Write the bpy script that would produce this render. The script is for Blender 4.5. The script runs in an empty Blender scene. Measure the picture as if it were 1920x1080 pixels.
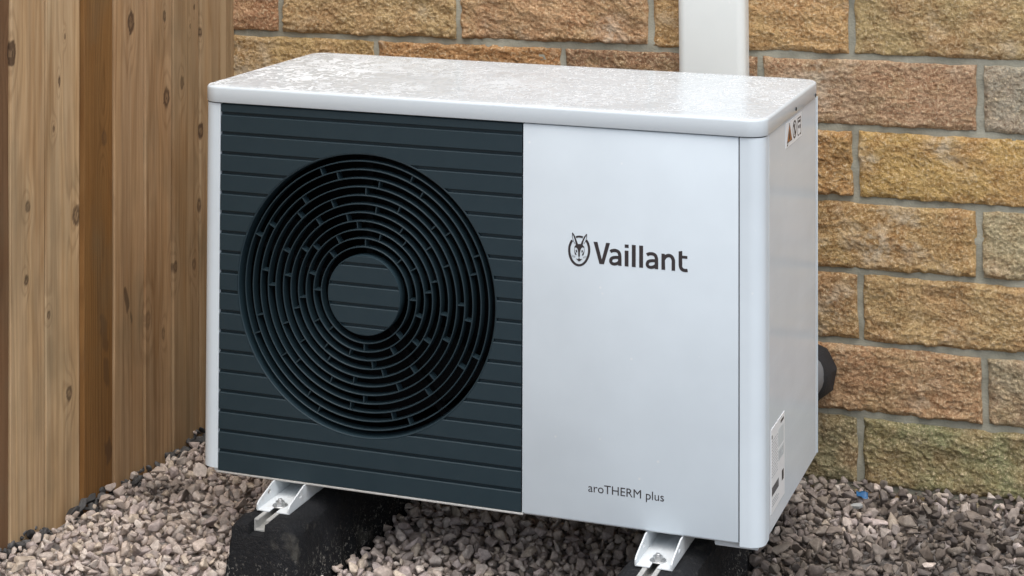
import bpy, bmesh, math, random
import numpy as np
from mathutils import Matrix, Vector, Quaternion, Euler

random.seed(7)
rng = np.random.default_rng(11)
S = bpy.context.scene
COL = S.collection
R_ = math.radians

# ------------------------------------------------------------------ camera
CAM = Vector((1.82832, -3.26356, 1.27666))
RIGHT = Vector((0.9403955, 0.3400267, -0.0061736))
UP = Vector((0.0164525, -0.0273550, 0.9994904))
FWD = Vector((-0.3396845, 0.9400179, 0.0313188))
cam_d = bpy.data.cameras.new('camera')
cam = bpy.data.objects.new('camera', cam_d)
COL.objects.link(cam)
cam.matrix_world = Matrix(((RIGHT.x, UP.x, -FWD.x, CAM.x), (RIGHT.y, UP.y, -FWD.y, CAM.y),
                           (RIGHT.z, UP.z, -FWD.z, CAM.z), (0, 0, 0, 1)))
FPX = 3562.0
cam_d.sensor_width = 36.0
cam_d.lens = FPX / 1920 * 36
cam_d.shift_y = (-485.94 - 540) / 1920
cam_d.clip_start = 0.05
cam_d.clip_end = 500
S.camera = cam

# ------------------------------------------------------------------ sky, sun, exposure
W = bpy.data.worlds.new('World'); S.world = W; W.use_nodes = True
wn = W.node_tree; wn.nodes.clear()
SUN_EL, SUN_AZ = R_(66), R_(150)       # azimuth measured clockwise from +Y
sky = wn.nodes.new('ShaderNodeTexSky'); sky.sky_type = 'NISHITA'; sky.sun_disc = False
sky.sun_elevation = SUN_EL; sky.sun_rotation = SUN_AZ
sky.dust_density = 4.0; sky.air_density = 1.0; sky.ozone_density = 1.0
hs = wn.nodes.new('ShaderNodeHueSaturation'); hs.inputs['Saturation'].default_value = 0.62
bg = wn.nodes.new('ShaderNodeBackground'); bg.inputs['Strength'].default_value = 0.15
wo = wn.nodes.new('ShaderNodeOutputWorld')
wn.links.new(sky.outputs[0], hs.inputs['Color']); wn.links.new(hs.outputs[0], bg.inputs['Color'])
wn.links.new(bg.outputs[0], wo.inputs['Surface'])
sun_d = bpy.data.lights.new('sun', 'SUN'); sun_d.energy = 1.1; sun_d.angle = R_(70); sun_d.color = (1.0, 0.99, 0.95)
sun = bpy.data.objects.new('sun', sun_d); COL.objects.link(sun)
sd = Vector((math.sin(SUN_AZ) * math.cos(SUN_EL), math.cos(SUN_AZ) * math.cos(SUN_EL), math.sin(SUN_EL)))
sun.rotation_euler = (-sd).to_track_quat('-Z', 'Y').to_euler(); sun.location = (0, -3, 5)
S.view_settings.view_transform = 'Standard'; S.view_settings.look = 'None'
S.view_settings.gamma = 1.0; S.view_settings.use_curve_mapping = False
S.view_settings.exposure = 0.52

# ------------------------------------------------------------------ helpers
class NT:
    """small node-tree helper"""
    def __init__(s, name):
        s.m = bpy.data.materials.new(name); s.m.use_nodes = True
        s.t = s.m.node_tree; s.b = s.t.nodes['Principled BSDF']
    def n(s, typ, **kw):
        x = s.t.nodes.new('ShaderNode' + typ)
        for k, v in kw.items():
            if hasattr(x, k): setattr(x, k, v)
            else: x.inputs[k.replace('_', ' ')].default_value = v
        return x
    def l(s, a, b): s.t.links.new(a, b)
    def mix(s, a, b, f, mode='MIX'):
        x = s.t.nodes.new('ShaderNodeMix'); x.data_type = 'RGBA'; x.blend_type = mode
        for sock, v in ((x.inputs[0], f), (x.inputs[6], a), (x.inputs[7], b)):
            if hasattr(v, 'links') or hasattr(v, 'is_linked'): s.l(v, sock)
            else: sock.default_value = v if not isinstance(v, tuple) or len(v) == 4 else (*v, 1)
        return x.outputs[2]
    def ramp(s, fac, stops, interp='LINEAR'):
        x = s.t.nodes.new('ShaderNodeValToRGB'); r = x.color_ramp; r.interpolation = interp
        while len(r.elements) < len(stops): r.elements.new(0.5)
        for e, (p, c) in zip(r.elements, stops):
            e.position = p
            e.color = (c, c, c, 1) if isinstance(c, (int, float)) else (*c, 1)
        s.l(fac, x.inputs[0]); return x.outputs[0]
    def math(s, op, a, b=0.0, clamp=False):
        x = s.t.nodes.new('ShaderNodeMath'); x.operation = op; x.use_clamp = clamp
        for i, v in enumerate((a, b)):
            if hasattr(v, 'is_linked'): s.l(v, x.inputs[i])
            else: x.inputs[i].default_value = v
        return x.outputs[0]
    def noise(s, vec, scale, detail=4, rough=0.55, dist=0.0):
        x = s.n('TexNoise'); x.inputs['Scale'].default_value = scale; x.inputs['Detail'].default_value = detail
        x.inputs['Roughness'].default_value = rough; x.inputs['Distortion'].default_value = dist
        if vec is not None: s.l(vec, x.inputs['Vector'])
        return x.outputs['Fac']
    def coords(s, scale=(1, 1, 1), loc=None, kind='Object'):
        c = s.n('TexCoord'); mp = s.n('Mapping'); mp.inputs['Scale'].default_value = scale
        s.l(c.outputs[kind], mp.inputs['Vector'])
        if loc is not None: s.l(loc, mp.inputs['Location'])
        return mp.outputs[0]
    def bump(s, h, strength, dist):
        x = s.n('Bump'); x.inputs['Strength'].default_value = strength; x.inputs['Distance'].default_value = dist
        s.l(h, x.inputs['Height']); s.l(x.outputs[0], s.b.inputs['Normal']); return x
    def rnd_loc(s):
        o = s.n('ObjectInfo'); v = s.n('CombineXYZ')
        for i, k in enumerate((37.0, 61.0, 83.0)): s.l(s.math('MULTIPLY', o.outputs['Random'], k), v.inputs[i])
        return v.outputs[0]
    def set(s, **kw):
        for k, v in kw.items():
            k = k.replace('_', ' ')
            if hasattr(v, 'is_linked'): s.l(v, s.b.inputs[k])
            else: s.b.inputs[k].default_value = v if not (isinstance(v, tuple) and len(v) == 3) else (*v, 1)
        return s

class MB:
    """collects verts / faces for one mesh"""
    def __init__(s): s.v = []; s.f = []; s.sm = []
    def add(s, vs, fs, smooth=False):
        o = len(s.v); s.v += [tuple(v) for v in vs]; s.f += [tuple(i + o for i in f) for f in fs]
        s.sm += [smooth] * len(fs); return s
    def box(s, a, b):
        (x0, y0, z0), (x1, y1, z1) = a, b
        return s.add([(x0, y0, z0), (x1, y0, z0), (x1, y1, z0), (x0, y1, z0), (x0, y0, z1), (x1, y0, z1), (x1, y1, z1), (x0, y1, z1)],
                     [(0, 3, 2, 1), (4, 5, 6, 7), (0, 1, 5, 4), (1, 2, 6, 5), (2, 3, 7, 6), (3, 0, 4, 7)])
    def bbox(s, a, b, r=0.002, seg=2):
        bm = bmesh.new(); bmesh.ops.create_cube(bm, size=1)
        for v in bm.verts:
            v.co = Vector([(a[i] + b[i]) / 2 + v.co[i] * (b[i] - a[i]) for i in range(3)])
        bmesh.ops.bevel(bm, geom=bm.edges[:], offset=r, segments=seg, profile=0.5, affect='EDGES')
        bm.verts.index_update()
        s.add([v.co[:] for v in bm.verts], [[v.index for v in f.verts] for f in bm.faces], True); bm.free(); return s
    def lathe(s, prof, c, n=96, axis='y', close=False):
        """prof: (r, t) pairs revolved round an axis through c"""
        vs = []; m = len(prof)
        for i in range(n):
            a = 2 * math.pi * i / n; ca, sa = math.cos(a), math.sin(a)
            for r, t in prof:
                if axis == 'y': vs.append((c[0] + r * ca, c[1] + t, c[2] + r * sa))
                elif axis == 'z': vs.append((c[0] + r * ca, c[1] + r * sa, c[2] + t))
                else: vs.append((c[0] + t, c[1] + r * ca, c[2] + r * sa))
        fs = []
        for i in range(n):
            j = (i + 1) % n
            for k in range(m if close else m - 1):
                l = (k + 1) % m; fs.append((i * m + k, i * m + l, j * m + l, j * m + k))
        return s.add(vs, fs, True)
    def disc(s, r, c, n=48, axis='y'):
        vs = []
        for i in range(n):
            a = 2 * math.pi * i / n
            vs.append((c[0] + r * math.cos(a), c[1], c[2] + r * math.sin(a)) if axis == 'y' else (c[0] + r * math.cos(a), c[1] + r * math.sin(a), c[2]))
        return s.add(vs, [tuple(range(n))])
    def prism(s, pts, axis, t0, t1):
        """polygon pts (2D) extruded along axis from t0 to t1"""
        def P(p, t): return (t, p[0], p[1]) if axis == 'x' else (p[0], t, p[1]) if axis == 'y' else (p[0], p[1], t)
        n = len(pts)
        return s.add([P(p, t0) for p in pts] + [P(p, t1) for p in pts],
                     [tuple(range(n - 1, -1, -1)), tuple(range(n, 2 * n))] + [(i, (i + 1) % n, n + (i + 1) % n, n + i) for i in range(n)])
    def tube(s, path, rad, n=20, cap=True):
        vs = []; m = len(path); prev = None
        for i, p in enumerate(path):
            p = Vector(p); d = (Vector(path[min(i + 1, m - 1)]) - Vector(path[max(i - 1, 0)])).normalized()
            u = Vector((0, 0, 1)) if abs(d.z) < .9 else Vector((1, 0, 0))
            if prev is not None: u = prev
            a = (u - d * u.dot(d)).normalized(); b = d.cross(a); prev = a
            r = rad[i] if hasattr(rad, '__len__') else rad
            for k in range(n):
                t = 2 * math.pi * k / n; vs.append(p + a * (r * math.cos(t)) + b * (r * math.sin(t)))
        fs = [(i * n + k, i * n + (k + 1) % n, (i + 1) * n + (k + 1) % n, (i + 1) * n + k) for i in range(m - 1) for k in range(n)]
        s.add(vs, fs, True)
        if cap: s.add(vs[:n], [tuple(range(n - 1, -1, -1))]); s.add(vs[-n:], [tuple(range(n))])
        return s
    def build(s, name, mat, parent=None, fix=True):
        me = bpy.data.meshes.new(name); me.from_pydata(s.v, [], s.f)
        me.polygons.foreach_set('use_smooth', s.sm)
        if fix:
            bm = bmesh.new(); bm.from_mesh(me); bmesh.ops.remove_doubles(bm, verts=bm.verts, dist=1e-6)
            bmesh.ops.recalc_face_normals(bm, faces=bm.faces); bm.to_mesh(me); bm.free()
        if any(s.sm): me.set_sharp_from_angle(angle=R_(38))
        me.materials.append(mat); me.update()
        return link(name, me, parent)

def link(name, me, parent=None):
    o = bpy.data.objects.new(name, me); COL.objects.link(o)
    if parent is not None: o.parent = parent
    return o
def tag(o, label=None, cat=None, group=None, kind=None):
    for k, v in (('label', label), ('category', cat), ('group', group), ('kind', kind)):
        if v: o[k] = v
    return o
def empty(name, loc=(0, 0, 0), rot=(0, 0, 0)):
    o = bpy.data.objects.new(name, None); COL.objects.link(o); o.location = loc; o.rotation_euler = rot
    o.empty_display_size = 0.1; return o

def vnoise(x, y, seed):
    """smooth 2D value noise in -1..1, vectorised"""
    g = np.random.default_rng(seed).uniform(-1, 1, (64, 64))
    xi = np.floor(x).astype(int); yi = np.floor(y).astype(int); fx = x - xi; fy = y - yi
    fx = fx * fx * fx * (fx * (fx * 6 - 15) + 10); fy = fy * fy * fy * (fy * (fy * 6 - 15) + 10)
    a = g[xi % 64, yi % 64]; b = g[(xi + 1) % 64, yi % 64]; c = g[xi % 64, (yi + 1) % 64]; d = g[(xi + 1) % 64, (yi + 1) % 64]
    return (a * (1 - fx) + b * fx) * (1 - fy) + (c * (1 - fx) + d * fx) * fy
def fbm(x, y, seed, oct=4, rough=0.5):
    o = 0; a = 1
    for i in range(oct): o = o + a * vnoise(x, y, seed + i * 17); x = x * 2.03 + 5.1; y = y * 2.03 + 1.7; a *= rough
    return o

# ------------------------------------------------------------------ materials
def m_stone():
    m = NT('pitched_sandstone'); loc = m.rnd_loc(); v = m.coords((1, 1, 1), loc)
    oi = m.n('ObjectInfo')
    big = m.noise(v, 9, 3); mid = m.noise(v, 42, 4, 0.6); fine = m.noise(v, 170, 4, 0.8)
    tint = oi.outputs['Color']
    warm = m.mix(tint, (0.52, 0.26, 0.13), m.ramp(big, [(0.43, 0.0), (0.66, 0.75)]))
    warm = m.mix(warm, (0.55, 0.42, 0.19), m.ramp(m.noise(v, 17, 3), [(0.5, 0.0), (0.75, 0.6)]))
    warm = m.mix(warm, tint, 0.45)
    dark = m.mix(warm, (0.70, 0.63, 0.56), m.ramp(mid, [(0.30, 1.0), (0.58, 0.0)]), 'MULTIPLY')
    lit = m.mix(dark, (0.95, 0.77, 0.50), m.ramp(fine, [(0.53, 0.0), (0.68, 0.9)]))
    lit = m.mix(lit, (0.46, 0.34, 0.24), m.ramp(fine, [(0.36, 0.85), (0.46, 0.0)]), 'MULTIPLY')
    pale = m.math('MULTIPLY', m.ramp(m.noise(v, 7, 4, 0.6), [(0.55, 0.0), (0.72, 0.6)]), m.ramp(mid, [(0.38, 0.0), (0.55, 1.0)]))
    lit = m.mix(lit, (0.80, 0.71, 0.56), pale)
    # bright quartz grains
    vo = m.n('TexVoronoi'); vo.inputs['Scale'].default_value = 130; m.l(v, vo.inputs['Vector'])
    gr = m.math('MULTIPLY', m.ramp(vo.outputs['Distance'], [(0.0, 1.0), (0.22, 0.0)]), m.ramp(m.noise(v, 60, 2), [(0.5, 0.0), (0.62, 0.8)]))
    lit = m.mix(lit, (0.78, 0.70, 0.58), gr)
    h = m.math('ADD', m.math('MULTIPLY', mid, 0.25), m.math('MULTIPLY', fine, 0.75))
    m.bump(h, 1.0, 0.0105)
    m.set(Base_Color=lit, Roughness=0.78); m.b.inputs['Specular IOR Level'].default_value = 0.35
    return m.m
def m_mortar():
    m = NT('mortar'); v = m.coords()
    c = m.mix((0.27, 0.265, 0.21), (0.43, 0.415, 0.335), m.ramp(m.noise(v, 13, 4), [(0.35, 0.0), (0.7, 1.0)]))
    c = m.mix(c, (0.10, 0.105, 0.085), m.ramp(m.noise(v, 5, 3), [(0.55, 0.0), (0.75, 0.6)]))
    m.bump(m.noise(v, 220, 3, 0.7), 0.5, 0.004); m.set(Base_Color=c, Roughness=0.92)
    return m.m
def m_wood():
    m = NT('fence_timber'); oi = m.n('ObjectInfo'); v = m.coords((1, 40, 1.2), m.rnd_loc())
    a = m.n('Attribute'); a.attribute_name = 'grain'; k = m.n('Attribute'); k.attribute_name = 'knot'
    f = m.noise(v, 3.2, 5, 0.62); f2 = m.noise(m.coords((1, 12, 0.5), m.rnd_loc()), 2.0, 3)
    tint = oi.outputs['Color']
    c = m.mix(tint, (0.46, 0.40, 0.33), m.ramp(a.outputs['Fac'], [(0.35, 0.0), (1.0, 1.0)]), 'MULTIPLY')
    c = m.mix(tint, c, 0.34)
    c = m.mix(c, (0.72, 0.62, 0.52), m.ramp(f, [(0.36, 0.6), (0.60, 0.0)]), 'MULTIPLY')
    c = m.mix(c, (1.20, 1.15, 1.06), m.ramp(f2, [(0.45, 0.0), (0.7, 0.8)]), 'MULTIPLY')
    c = m.mix(c, (0.70, 0.60, 0.48), m.ramp(m.noise(m.coords((1, 6, 0.9), m.rnd_loc()), 2.4, 4, 0.55, 0.6), [(0.50, 0.0), (0.72, 0.8)]), 'MULTIPLY')
    c = m.mix(c, (0.075, 0.042, 0.024), m.ramp(k.outputs['Fac'], [(0.10, 0.0), (0.7, 0.9)]))
    # grey-green weathering blotches
    c = m.mix(c, (0.17, 0.14, 0.085), m.ramp(m.noise(m.coords((1, 1, 0.6), m.rnd_loc()), 5, 4), [(0.52, 0.0), (0.75, 0.5)]))
    h = m.math('ADD', m.math('MULTIPLY', a.outputs['Fac'], -0.35), f)
    m.bump(h, 0.35, 0.0025); m.set(Base_Color=c, Roughness=0.68); m.b.inputs['Specular IOR Level'].default_value = 0.3
    return m.m
def m_paint(name, col, rough=0.32, wet=None, dirt=0.0):
    m = NT(name); v = m.coords()
    c = m.mix(col, tuple(x * 0.93 for x in col), m.ramp(m.noise(v, 4.5, 4), [(0.4, 0.0), (0.7, 1.0)]))
    # a few dried water specks and dust
    vo = m.n('TexVoronoi'); vo.inputs['Scale'].default_value = 22; m.l(v, vo.inputs['Vector'])
    sp = m.ramp(vo.outputs['Distance'], [(0.0, 1.0), (0.07, 0.0)])
    c = m.mix(c, (0.88, 0.88, 0.87), m.math('MULTIPLY', sp, 0.6))
    if dirt: c = m.mix(c, (0.42, 0.38, 0.33), m.math('MULTIPLY', m.ramp(m.noise(v, 26, 5, 0.65), [(0.56, 0.0), (0.78, 1.0)]), dirt))
    m.set(Base_Color=c, Roughness=rough)
    if wet == 'lid':
        # rain on the lid: a smooth film that mirrors the wall, broken by dull pale flecks that paint in the bright glints off its beads
        ge = m.n('NewGeometry'); nz = m.n('SeparateXYZ'); m.l(ge.outputs['Normal'], nz.inputs[0])
        flat = m.ramp(nz.outputs['Z'], [(0.90, 0.0), (0.99, 1.0)])
        d = m.noise(v, 5, 2)
        n1 = m.noise(v, 56, 2, 0.5, 1.2); n2 = m.noise(v, 15, 3, 0.5, 0.8)
        tot = m.math('ADD', m.math('MULTIPLY', n1, 0.62), m.math('ADD', m.math('MULTIPLY', n2, 0.28), m.math('MULTIPLY', d, 0.16)))
        fill = m.ramp(tot, [(0.52, 0.0), (0.57, 1.0)])
        rim = m.math('MULTIPLY', m.ramp(tot, [(0.485, 0.0), (0.505, 1.0)]), m.ramp(tot, [(0.515, 1.0), (0.54, 0.0)]))
        lx = m.n('SeparateXYZ'); m.l(m.n('TexCoord').outputs['Object'], lx.inputs[0])
        zone = m.math('ADD', m.math('ADD', lx.outputs['X'], m.math('MULTIPLY', lx.outputs['Y'], 0.9)), m.math('MULTIPLY', m.math('SUBTRACT', m.noise(v, 7, 3), 0.5), 1.6))
        glint = m.mix(fill, m.math('ADD', m.math('MULTIPLY', rim, 0.85), m.math('MULTIPLY', fill, 0.18)), m.ramp(zone, [(0.35, 0.0), (0.75, 1.0)]))
        gate = m.ramp(m.noise(v, 6.3, 2, 0.5, 0.5), [(0.34, 0.30), (0.52, 1.0)])
        glint = m.math('MULTIPLY', m.math('MULTIPLY', glint, gate), flat)
        film = m.math('SUBTRACT', 1.0, glint)
        m.bump(m.math('MULTIPLY', m.ramp(tot, [(0.46, 0.0), (0.60, 1.0)], 'EASE'), flat), 0.35, 0.0012)
        m.set(Roughness=m.mix((0.16, 0.16, 0.16), (0.5, 0.5, 0.5), glint), Coat_Roughness=0.07)
        m.l(m.math('MULTIPLY', film, m.math('MULTIPLY', flat, 0.08)), m.b.inputs['Coat Weight'])
        m.l(m.math('ADD', 0.12, m.math('MULTIPLY', film, 0.22)), m.b.inputs['Specular IOR Level'])
        m.set(Base_Color=m.mix((0.615, 0.68, 0.72), (0.75, 0.795, 0.82), glint))
    elif wet == 'side':
        vs = m.coords((1, 1.6, 18)); n1 = m.noise(vs, 1.6, 5, 0.6, 0.0); n2 = m.noise(v, 140, 2)
        dz = m.n('SeparateXYZ'); tc = m.n('TexCoord'); m.l(tc.outputs['Object'], dz.inputs[0])
        low = m.ramp(dz.outputs['Z'], [(0.02, 1.0), (0.32, 0.0)])
        h = m.math('ADD', 0.0, m.math('MULTIPLY', m.math('MULTIPLY', m.ramp(n2, [(0.56, 0.0), (0.64, 1.0)]), low), 0.5))
        m.bump(h, 0.10, 0.003); m.set(Roughness=m.ramp(n1, [(0.3, 0.14), (0.7, 0.24)]), Coat_Weight=0.0, Coat_Roughness=0.08); m.b.inputs['Specular IOR Level'].default_value = 0.16
    else:
        m.bump(m.noise(v, 700, 2), 0.03, 0.001); m.b.inputs['Specular IOR Level'].default_value = 0.25
    return m.m
def m_plain(name, col, rough=0.5, metal=0.0, var=0.15, scale=40, bump=0.0, spec=0.5):
    m = NT(name); v = m.coords()
    n = m.noise(v, scale, 4)
    c = m.mix(tuple(x * (1 - var) for x in col), tuple(min(1, x * (1 + var)) for x in col), n)
    m.set(Base_Color=c, Roughness=rough, Metallic=metal); m.b.inputs['Specular IOR Level'].default_value = spec
    if bump: m.bump(m.noise(v, scale * 4, 3, 0.6), bump, 0.003)
    return m.m
def m_grille():
    m = NT('anthracite_plastic'); v = m.coords()
    c = m.mix((0.012, 0.027, 0.036), (0.018, 0.035, 0.045), m.noise(v, 30, 4))
    sc = m.ramp(m.noise(m.coords((5, 1, 90)), 3.0, 4, 0.7), [(0.70, 0.0), (0.78, 0.35)])
    c = m.mix(c, (0.16, 0.18, 0.19), m.math('MULTIPLY', sc, m.ramp(m.noise(v, 11, 2), [(0.58, 0.0), (0.68, 1.0)])))
    m.bump(m.noise(v, 900, 2), 0.12, 0.0006); m.set(Base_Color=c, Roughness=0.5); m.b.inputs['Specular IOR Level'].default_value = 0.36
    return m.m
def m_rubber():
    m = NT('recycled_rubber'); v = m.coords()
    vo = m.n('TexVoronoi'); vo.inputs['Scale'].default_value = 95; m.l(v, vo.inputs['Vector'])
    z = m.n('SeparateXYZ'); m.l(m.n('TexCoord').outputs['Object'], z.inputs[0])
    low = m.ramp(z.outputs['Z'], [(0.030, 0.9), (0.085, 0.06)])
    fl = m.math('MULTIPLY', m.ramp(m.noise(v, 135, 3, 0.6, 1.2), [(0.575, 0.0), (0.63, 1.0)]), m.ramp(m.noise(v, 24, 2), [(0.36, 0.0), (0.50, 1.0)]))
    c = m.mix((0.005, 0.006, 0.008), (0.011, 0.012, 0.014), m.noise(v, 60, 3))
    c = m.mix(c, (0.30, 0.29, 0.26), m.math('MULTIPLY', fl, low))
    sm = m.ramp(m.noise(v, 17, 3), [(0.60, 0.0), (0.72, 0.5)])
    c = m.mix(c, (0.10, 0.095, 0.08), sm)
    m.bump(m.noise(v, 130, 4, 0.7), 0.9, 0.005); m.set(Base_Color=c, Roughness=0.8); m.b.inputs['Specular IOR Level'].default_value = 0.3
    return m.m
def m_gravel(mode):
    m = NT('crushed_stone_' + mode)
    if mode == 'loose':
        a = m.n('Attribute'); a.attribute_name = 'stone_colour'; base = a.outputs['Color']
        v = m.coords()
    else:
        base = m.n('ObjectInfo').outputs['Color']; v = m.coords(kind='Object', scale=(0.012, 0.012, 0.012), loc=m.rnd_loc())
    f = m.noise(v, 160, 4, 0.65)
    c = m.mix(base, (0.62, 0.60, 0.58), m.ramp(f, [(0.38, 0.7), (0.6, 0.0)]), 'MULTIPLY')
    c = m.mix(c, (1.25, 1.22, 1.18), m.ramp(f, [(0.55, 0.0), (0.75, 0.8)]), 'MULTIPLY')
    m.bump(m.noise(v, 420, 3, 0.6), 0.4, 0.0015); m.set(Base_Color=c, Roughness=0.72); m.b.inputs['Specular IOR Level'].default_value = 0.35
    return m.m
def m_ground():
    m = NT('soil_and_grit'); v = m.coords()
    vo = m.n('TexVoronoi'); vo.inputs['Scale'].default_value = 42; m.l(v, vo.inputs['Vector'])
    c = m.mix((0.20, 0.185, 0.175), (0.36, 0.335, 0.32), vo.outputs['Color'])
    c = m.mix(c, (0.20, 0.175, 0.155), m.ramp(m.noise(v, 12, 4), [(0.45, 0.0), (0.7, 0.7)]))
    m.bump(vo.outputs['Distance'], 0.8, 0.02); m.set(Base_Color=c, Roughness=0.9)
    return m.m

M_STONE, M_MORTAR, M_WOOD = m_stone(), m_mortar(), m_wood()
WHITE = (0.655, 0.735, 0.79)
M_WHITE = m_paint('white_enamel', WHITE, 0.42)
M_LID = m_paint('wet_white_enamel', (0.70, 0.74, 0.76), 0.2, 'lid')
M_SIDE = m_paint('wet_side_enamel', (0.67, 0.735, 0.78), 0.18, 'side')
M_BRK = m_paint('bracket_enamel', (0.68, 0.72, 0.74), 0.35, None, 0.35)
M_GRILLE = m_grille()
M_DARK = m_plain('fan_black', (0.0035, 0.004, 0.005), 0.75, spec=0.08)
M_SEAM = m_plain('seam_shadow_strip', (0.05, 0.055, 0.06), 0.7)  # dark strip that paints the shadow line into the panel seams
M_INK = m_plain('dark_print', (0.032, 0.026, 0.028), 0.45)
M_INKG = m_plain('grey_print', (0.36, 0.38, 0.40), 0.5)
M_INKL = m_plain('pale_print', (0.58, 0.63, 0.64), 0.5)
M_ORANGE = m_plain('amber_print', (0.48, 0.19, 0.05), 0.5)
M_STICK = m_plain('sticker_white', (0.80, 0.82, 0.83), 0.4, var=0.03)
M_RUBBER = m_rubber()
M_ZINC = m_plain('zinc', (0.55, 0.56, 0.56), 0.38, 0.85, 0.25, 120, 0.15)
M_ALU = m_plain('weathered_aluminium', (0.50, 0.50, 0.48), 0.5, 0.3, 0.25, 70, 0.2)
M_PVC = m_paint('cream_upvc', (0.77, 0.80, 0.775), 0.38)
M_FOAM = m_plain('black_foam', (0.012, 0.013, 0.016), 0.7, 0, 0.4, 60, 0.7)
M_TAPE = m_plain('grey_tape', (0.16, 0.18, 0.20), 0.35)
M_GLOOSE, M_GSTONE, M_GROUND = m_gravel('loose'), m_gravel('single'), m_ground()

# ------------------------------------------------------------------ ground sheet
GZ = -0.155
def gravel_level(x, y):
    """height of the gravel surface"""
    l = np.clip((0.1 - x) / 0.45, 0, 1); yb = np.clip((y - 0.2) / 0.5, 0, 1)
    return GZ + 0.008 * l * (1 - yb) - 0.018 * l * yb + 0.004 * np.sin(x * 7.1 + 1) * np.sin(y * 6.3)
gb = MB(); N = 40
gx = np.concatenate([[-80, -20, -6, -2], np.linspace(-1, 3, 20), [6, 20, 80]]); gy = np.concatenate([[-80, -20, -6, -2.5], np.linspace(-1.2, 1.2, 14), [4, 20, 80]])
vs = [(x, y, float(gravel_level(np.array(x), np.array(y))) - 0.034 if -1.2 < x < 3.2 and -1.6 < y < 1.3 else GZ - 0.034) for x in gx for y in gy]
ny = len(gy)
gb.add(vs, [(i * ny + j, (i + 1) * ny + j, (i + 1) * ny + j + 1, i * ny + j + 1) for i in range(len(gx) - 1) for j in range(ny - 1)])
ground = tag(gb.build('ground', M_GROUND), kind='structure')

# ------------------------------------------------------------------ stone wall
WY = 0.79
wall = tag(empty('stone_wall', (0.6, WY, -0.2)), 'house wall of rough buff sandstone blocks with grey mortar joints behind the white unit', 'wall')
WO = Vector((0.6, WY, -0.2))
mo = MB()
nx, nz = 440, 330
X = np.linspace(-0.75, 3.1, nx); Z = np.linspace(-0.3, 2.6, nz); XX, ZZ = np.meshgrid(X, Z, indexing='ij')
YY = WY + 0.0012 + 0.0026 * fbm(XX * 14, ZZ * 14, 91, 3) + 0.0016 * fbm(XX * 70, ZZ * 70, 97, 2)
mo.add(np.c_[(XX - WO.x).ravel(), (YY - WO.y).ravel(), (ZZ - WO.z).ravel()].tolist(),
       [(i * nz + j, (i + 1) * nz + j, (i + 1) * nz + j + 1, i * nz + j + 1) for i in range(nx - 1) for j in range(nz - 1)], True)
mo.box((-0.75 - WO.x, 0.02, -0.3 - WO.z), (3.1 - WO.x, 0.16, 2.6 - WO.z))
mo.build('mortar', M_MORTAR, wall, fix=False)

GOLD, BUFF, PINK, GREY, MOSS, BROWN = (0.64, 0.455, 0.185), (0.64, 0.435, 0.22), (0.56, 0.36, 0.225), (0.48, 0.44, 0.34), (0.33, 0.31, 0.19), (0.54, 0.335, 0.155)
def block(x0, x1, z0, z1, tint, seed, res, rough):
    L, H = x1 - x0, z1 - z0
    nu, nv = max(6, int(L / res)), max(5, int(H / res))
    U, V = np.meshgrid(np.linspace(0, L, nu + 1), np.linspace(0, H, nv + 1), indexing='ij')
    wob = 0.0022
    Un = U + wob * fbm(V * 30, U * 0 + seed * .37, seed + 3, 3) * (1 - U / L) + wob * fbm(V * 30, U * 0 + 9.1, seed + 4, 3) * (U / L)
    Vn = V + wob * fbm(U * 30, V * 0 + 3.3, seed + 5, 3) * (1 - V / H) + wob * fbm(U * 30, V * 0 + 7.7, seed + 6, 3) * (V / H)
    e = np.minimum(np.minimum(U, L - U), np.minimum(V, H - V)) + 0.004 * fbm(U * 60, V * 60, seed + 8, 2)
    e = np.clip(e / 0.010, 0, 1); edge = 1 - (1 - e) ** 2.2
    # cleaved relief: large shells, stepped ledges and coarse grain, slightly slanted bedding
    k_ = 0.35 + 0.25 * math.sin(seed); su, sv = (U + k_ * V) * (0.85 + 0.3 * ((seed * 3) % 7) / 7), V - 0.12 * math.sin(seed * 1.7) * U
    big = fbm(su * 7, sv * 11, seed, 3)
    med = fbm(su * 34, sv * 62, seed + 20, 3, 0.6)
    st = fbm(su * 9, sv * 26, seed + 40, 3); step = np.floor(st * 3.5) / 3.5 + np.clip((st * 3.5 % 1 - 0.75) * 4, 0, 1) / 3.5
    fin = fbm(su * 150, sv * 210, seed + 60, 2, 0.7)
    d = edge * (0.0068 + 0.0034 * big * rough + 0.0007 * med * rough + 0.0026 * step * rough + 0.0017 * fin * rough)
    d = np.maximum(d, -0.002)
    P = np.stack([Un + x0 - WO.x, WY - 0.001 - d - WO.y, Vn + z0 - WO.z], -1).reshape(-1, 3)
    idx = np.arange((nu + 1) * (nv + 1)).reshape(nu + 1, nv + 1)
    F = np.stack([idx[:-1, :-1], idx[1:, :-1], idx[1:, 1:], idx[:-1, 1:]], -1).reshape(-1, 4)
    ring = np.concatenate([idx[:, 0], idx[-1, 1:], idx[-2::-1, -1], idx[0, -2:0:-1]])
    B = P[ring].copy(); B[:, 1] = 0.012
    nb = len(P); k = len(ring)
    F2 = np.stack([ring, nb + np.arange(k), nb + (np.arange(k) + 1) % k, np.roll(ring, -1)], -1)
    me = bpy.data.meshes.new('stone_block'); me.from_pydata(np.concatenate([P, B]).tolist(), [], np.concatenate([F, F2]).tolist())
    me.polygons.foreach_set('use_smooth', [True] * len(me.polygons)); me.materials.append(M_STONE)
    o = link('stone_block', me, wall); o.color = (min(.8, tint[0] * (1.06 + .05 * math.sin(seed * 2.3))), tint[1] * (1.03 + .05 * math.sin(seed * 1.1)), tint[2] * (.99 + .10 * math.sin(seed * 3.7)), 1); return o
PITCH, JT = 0.1499, 0.0145
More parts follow.
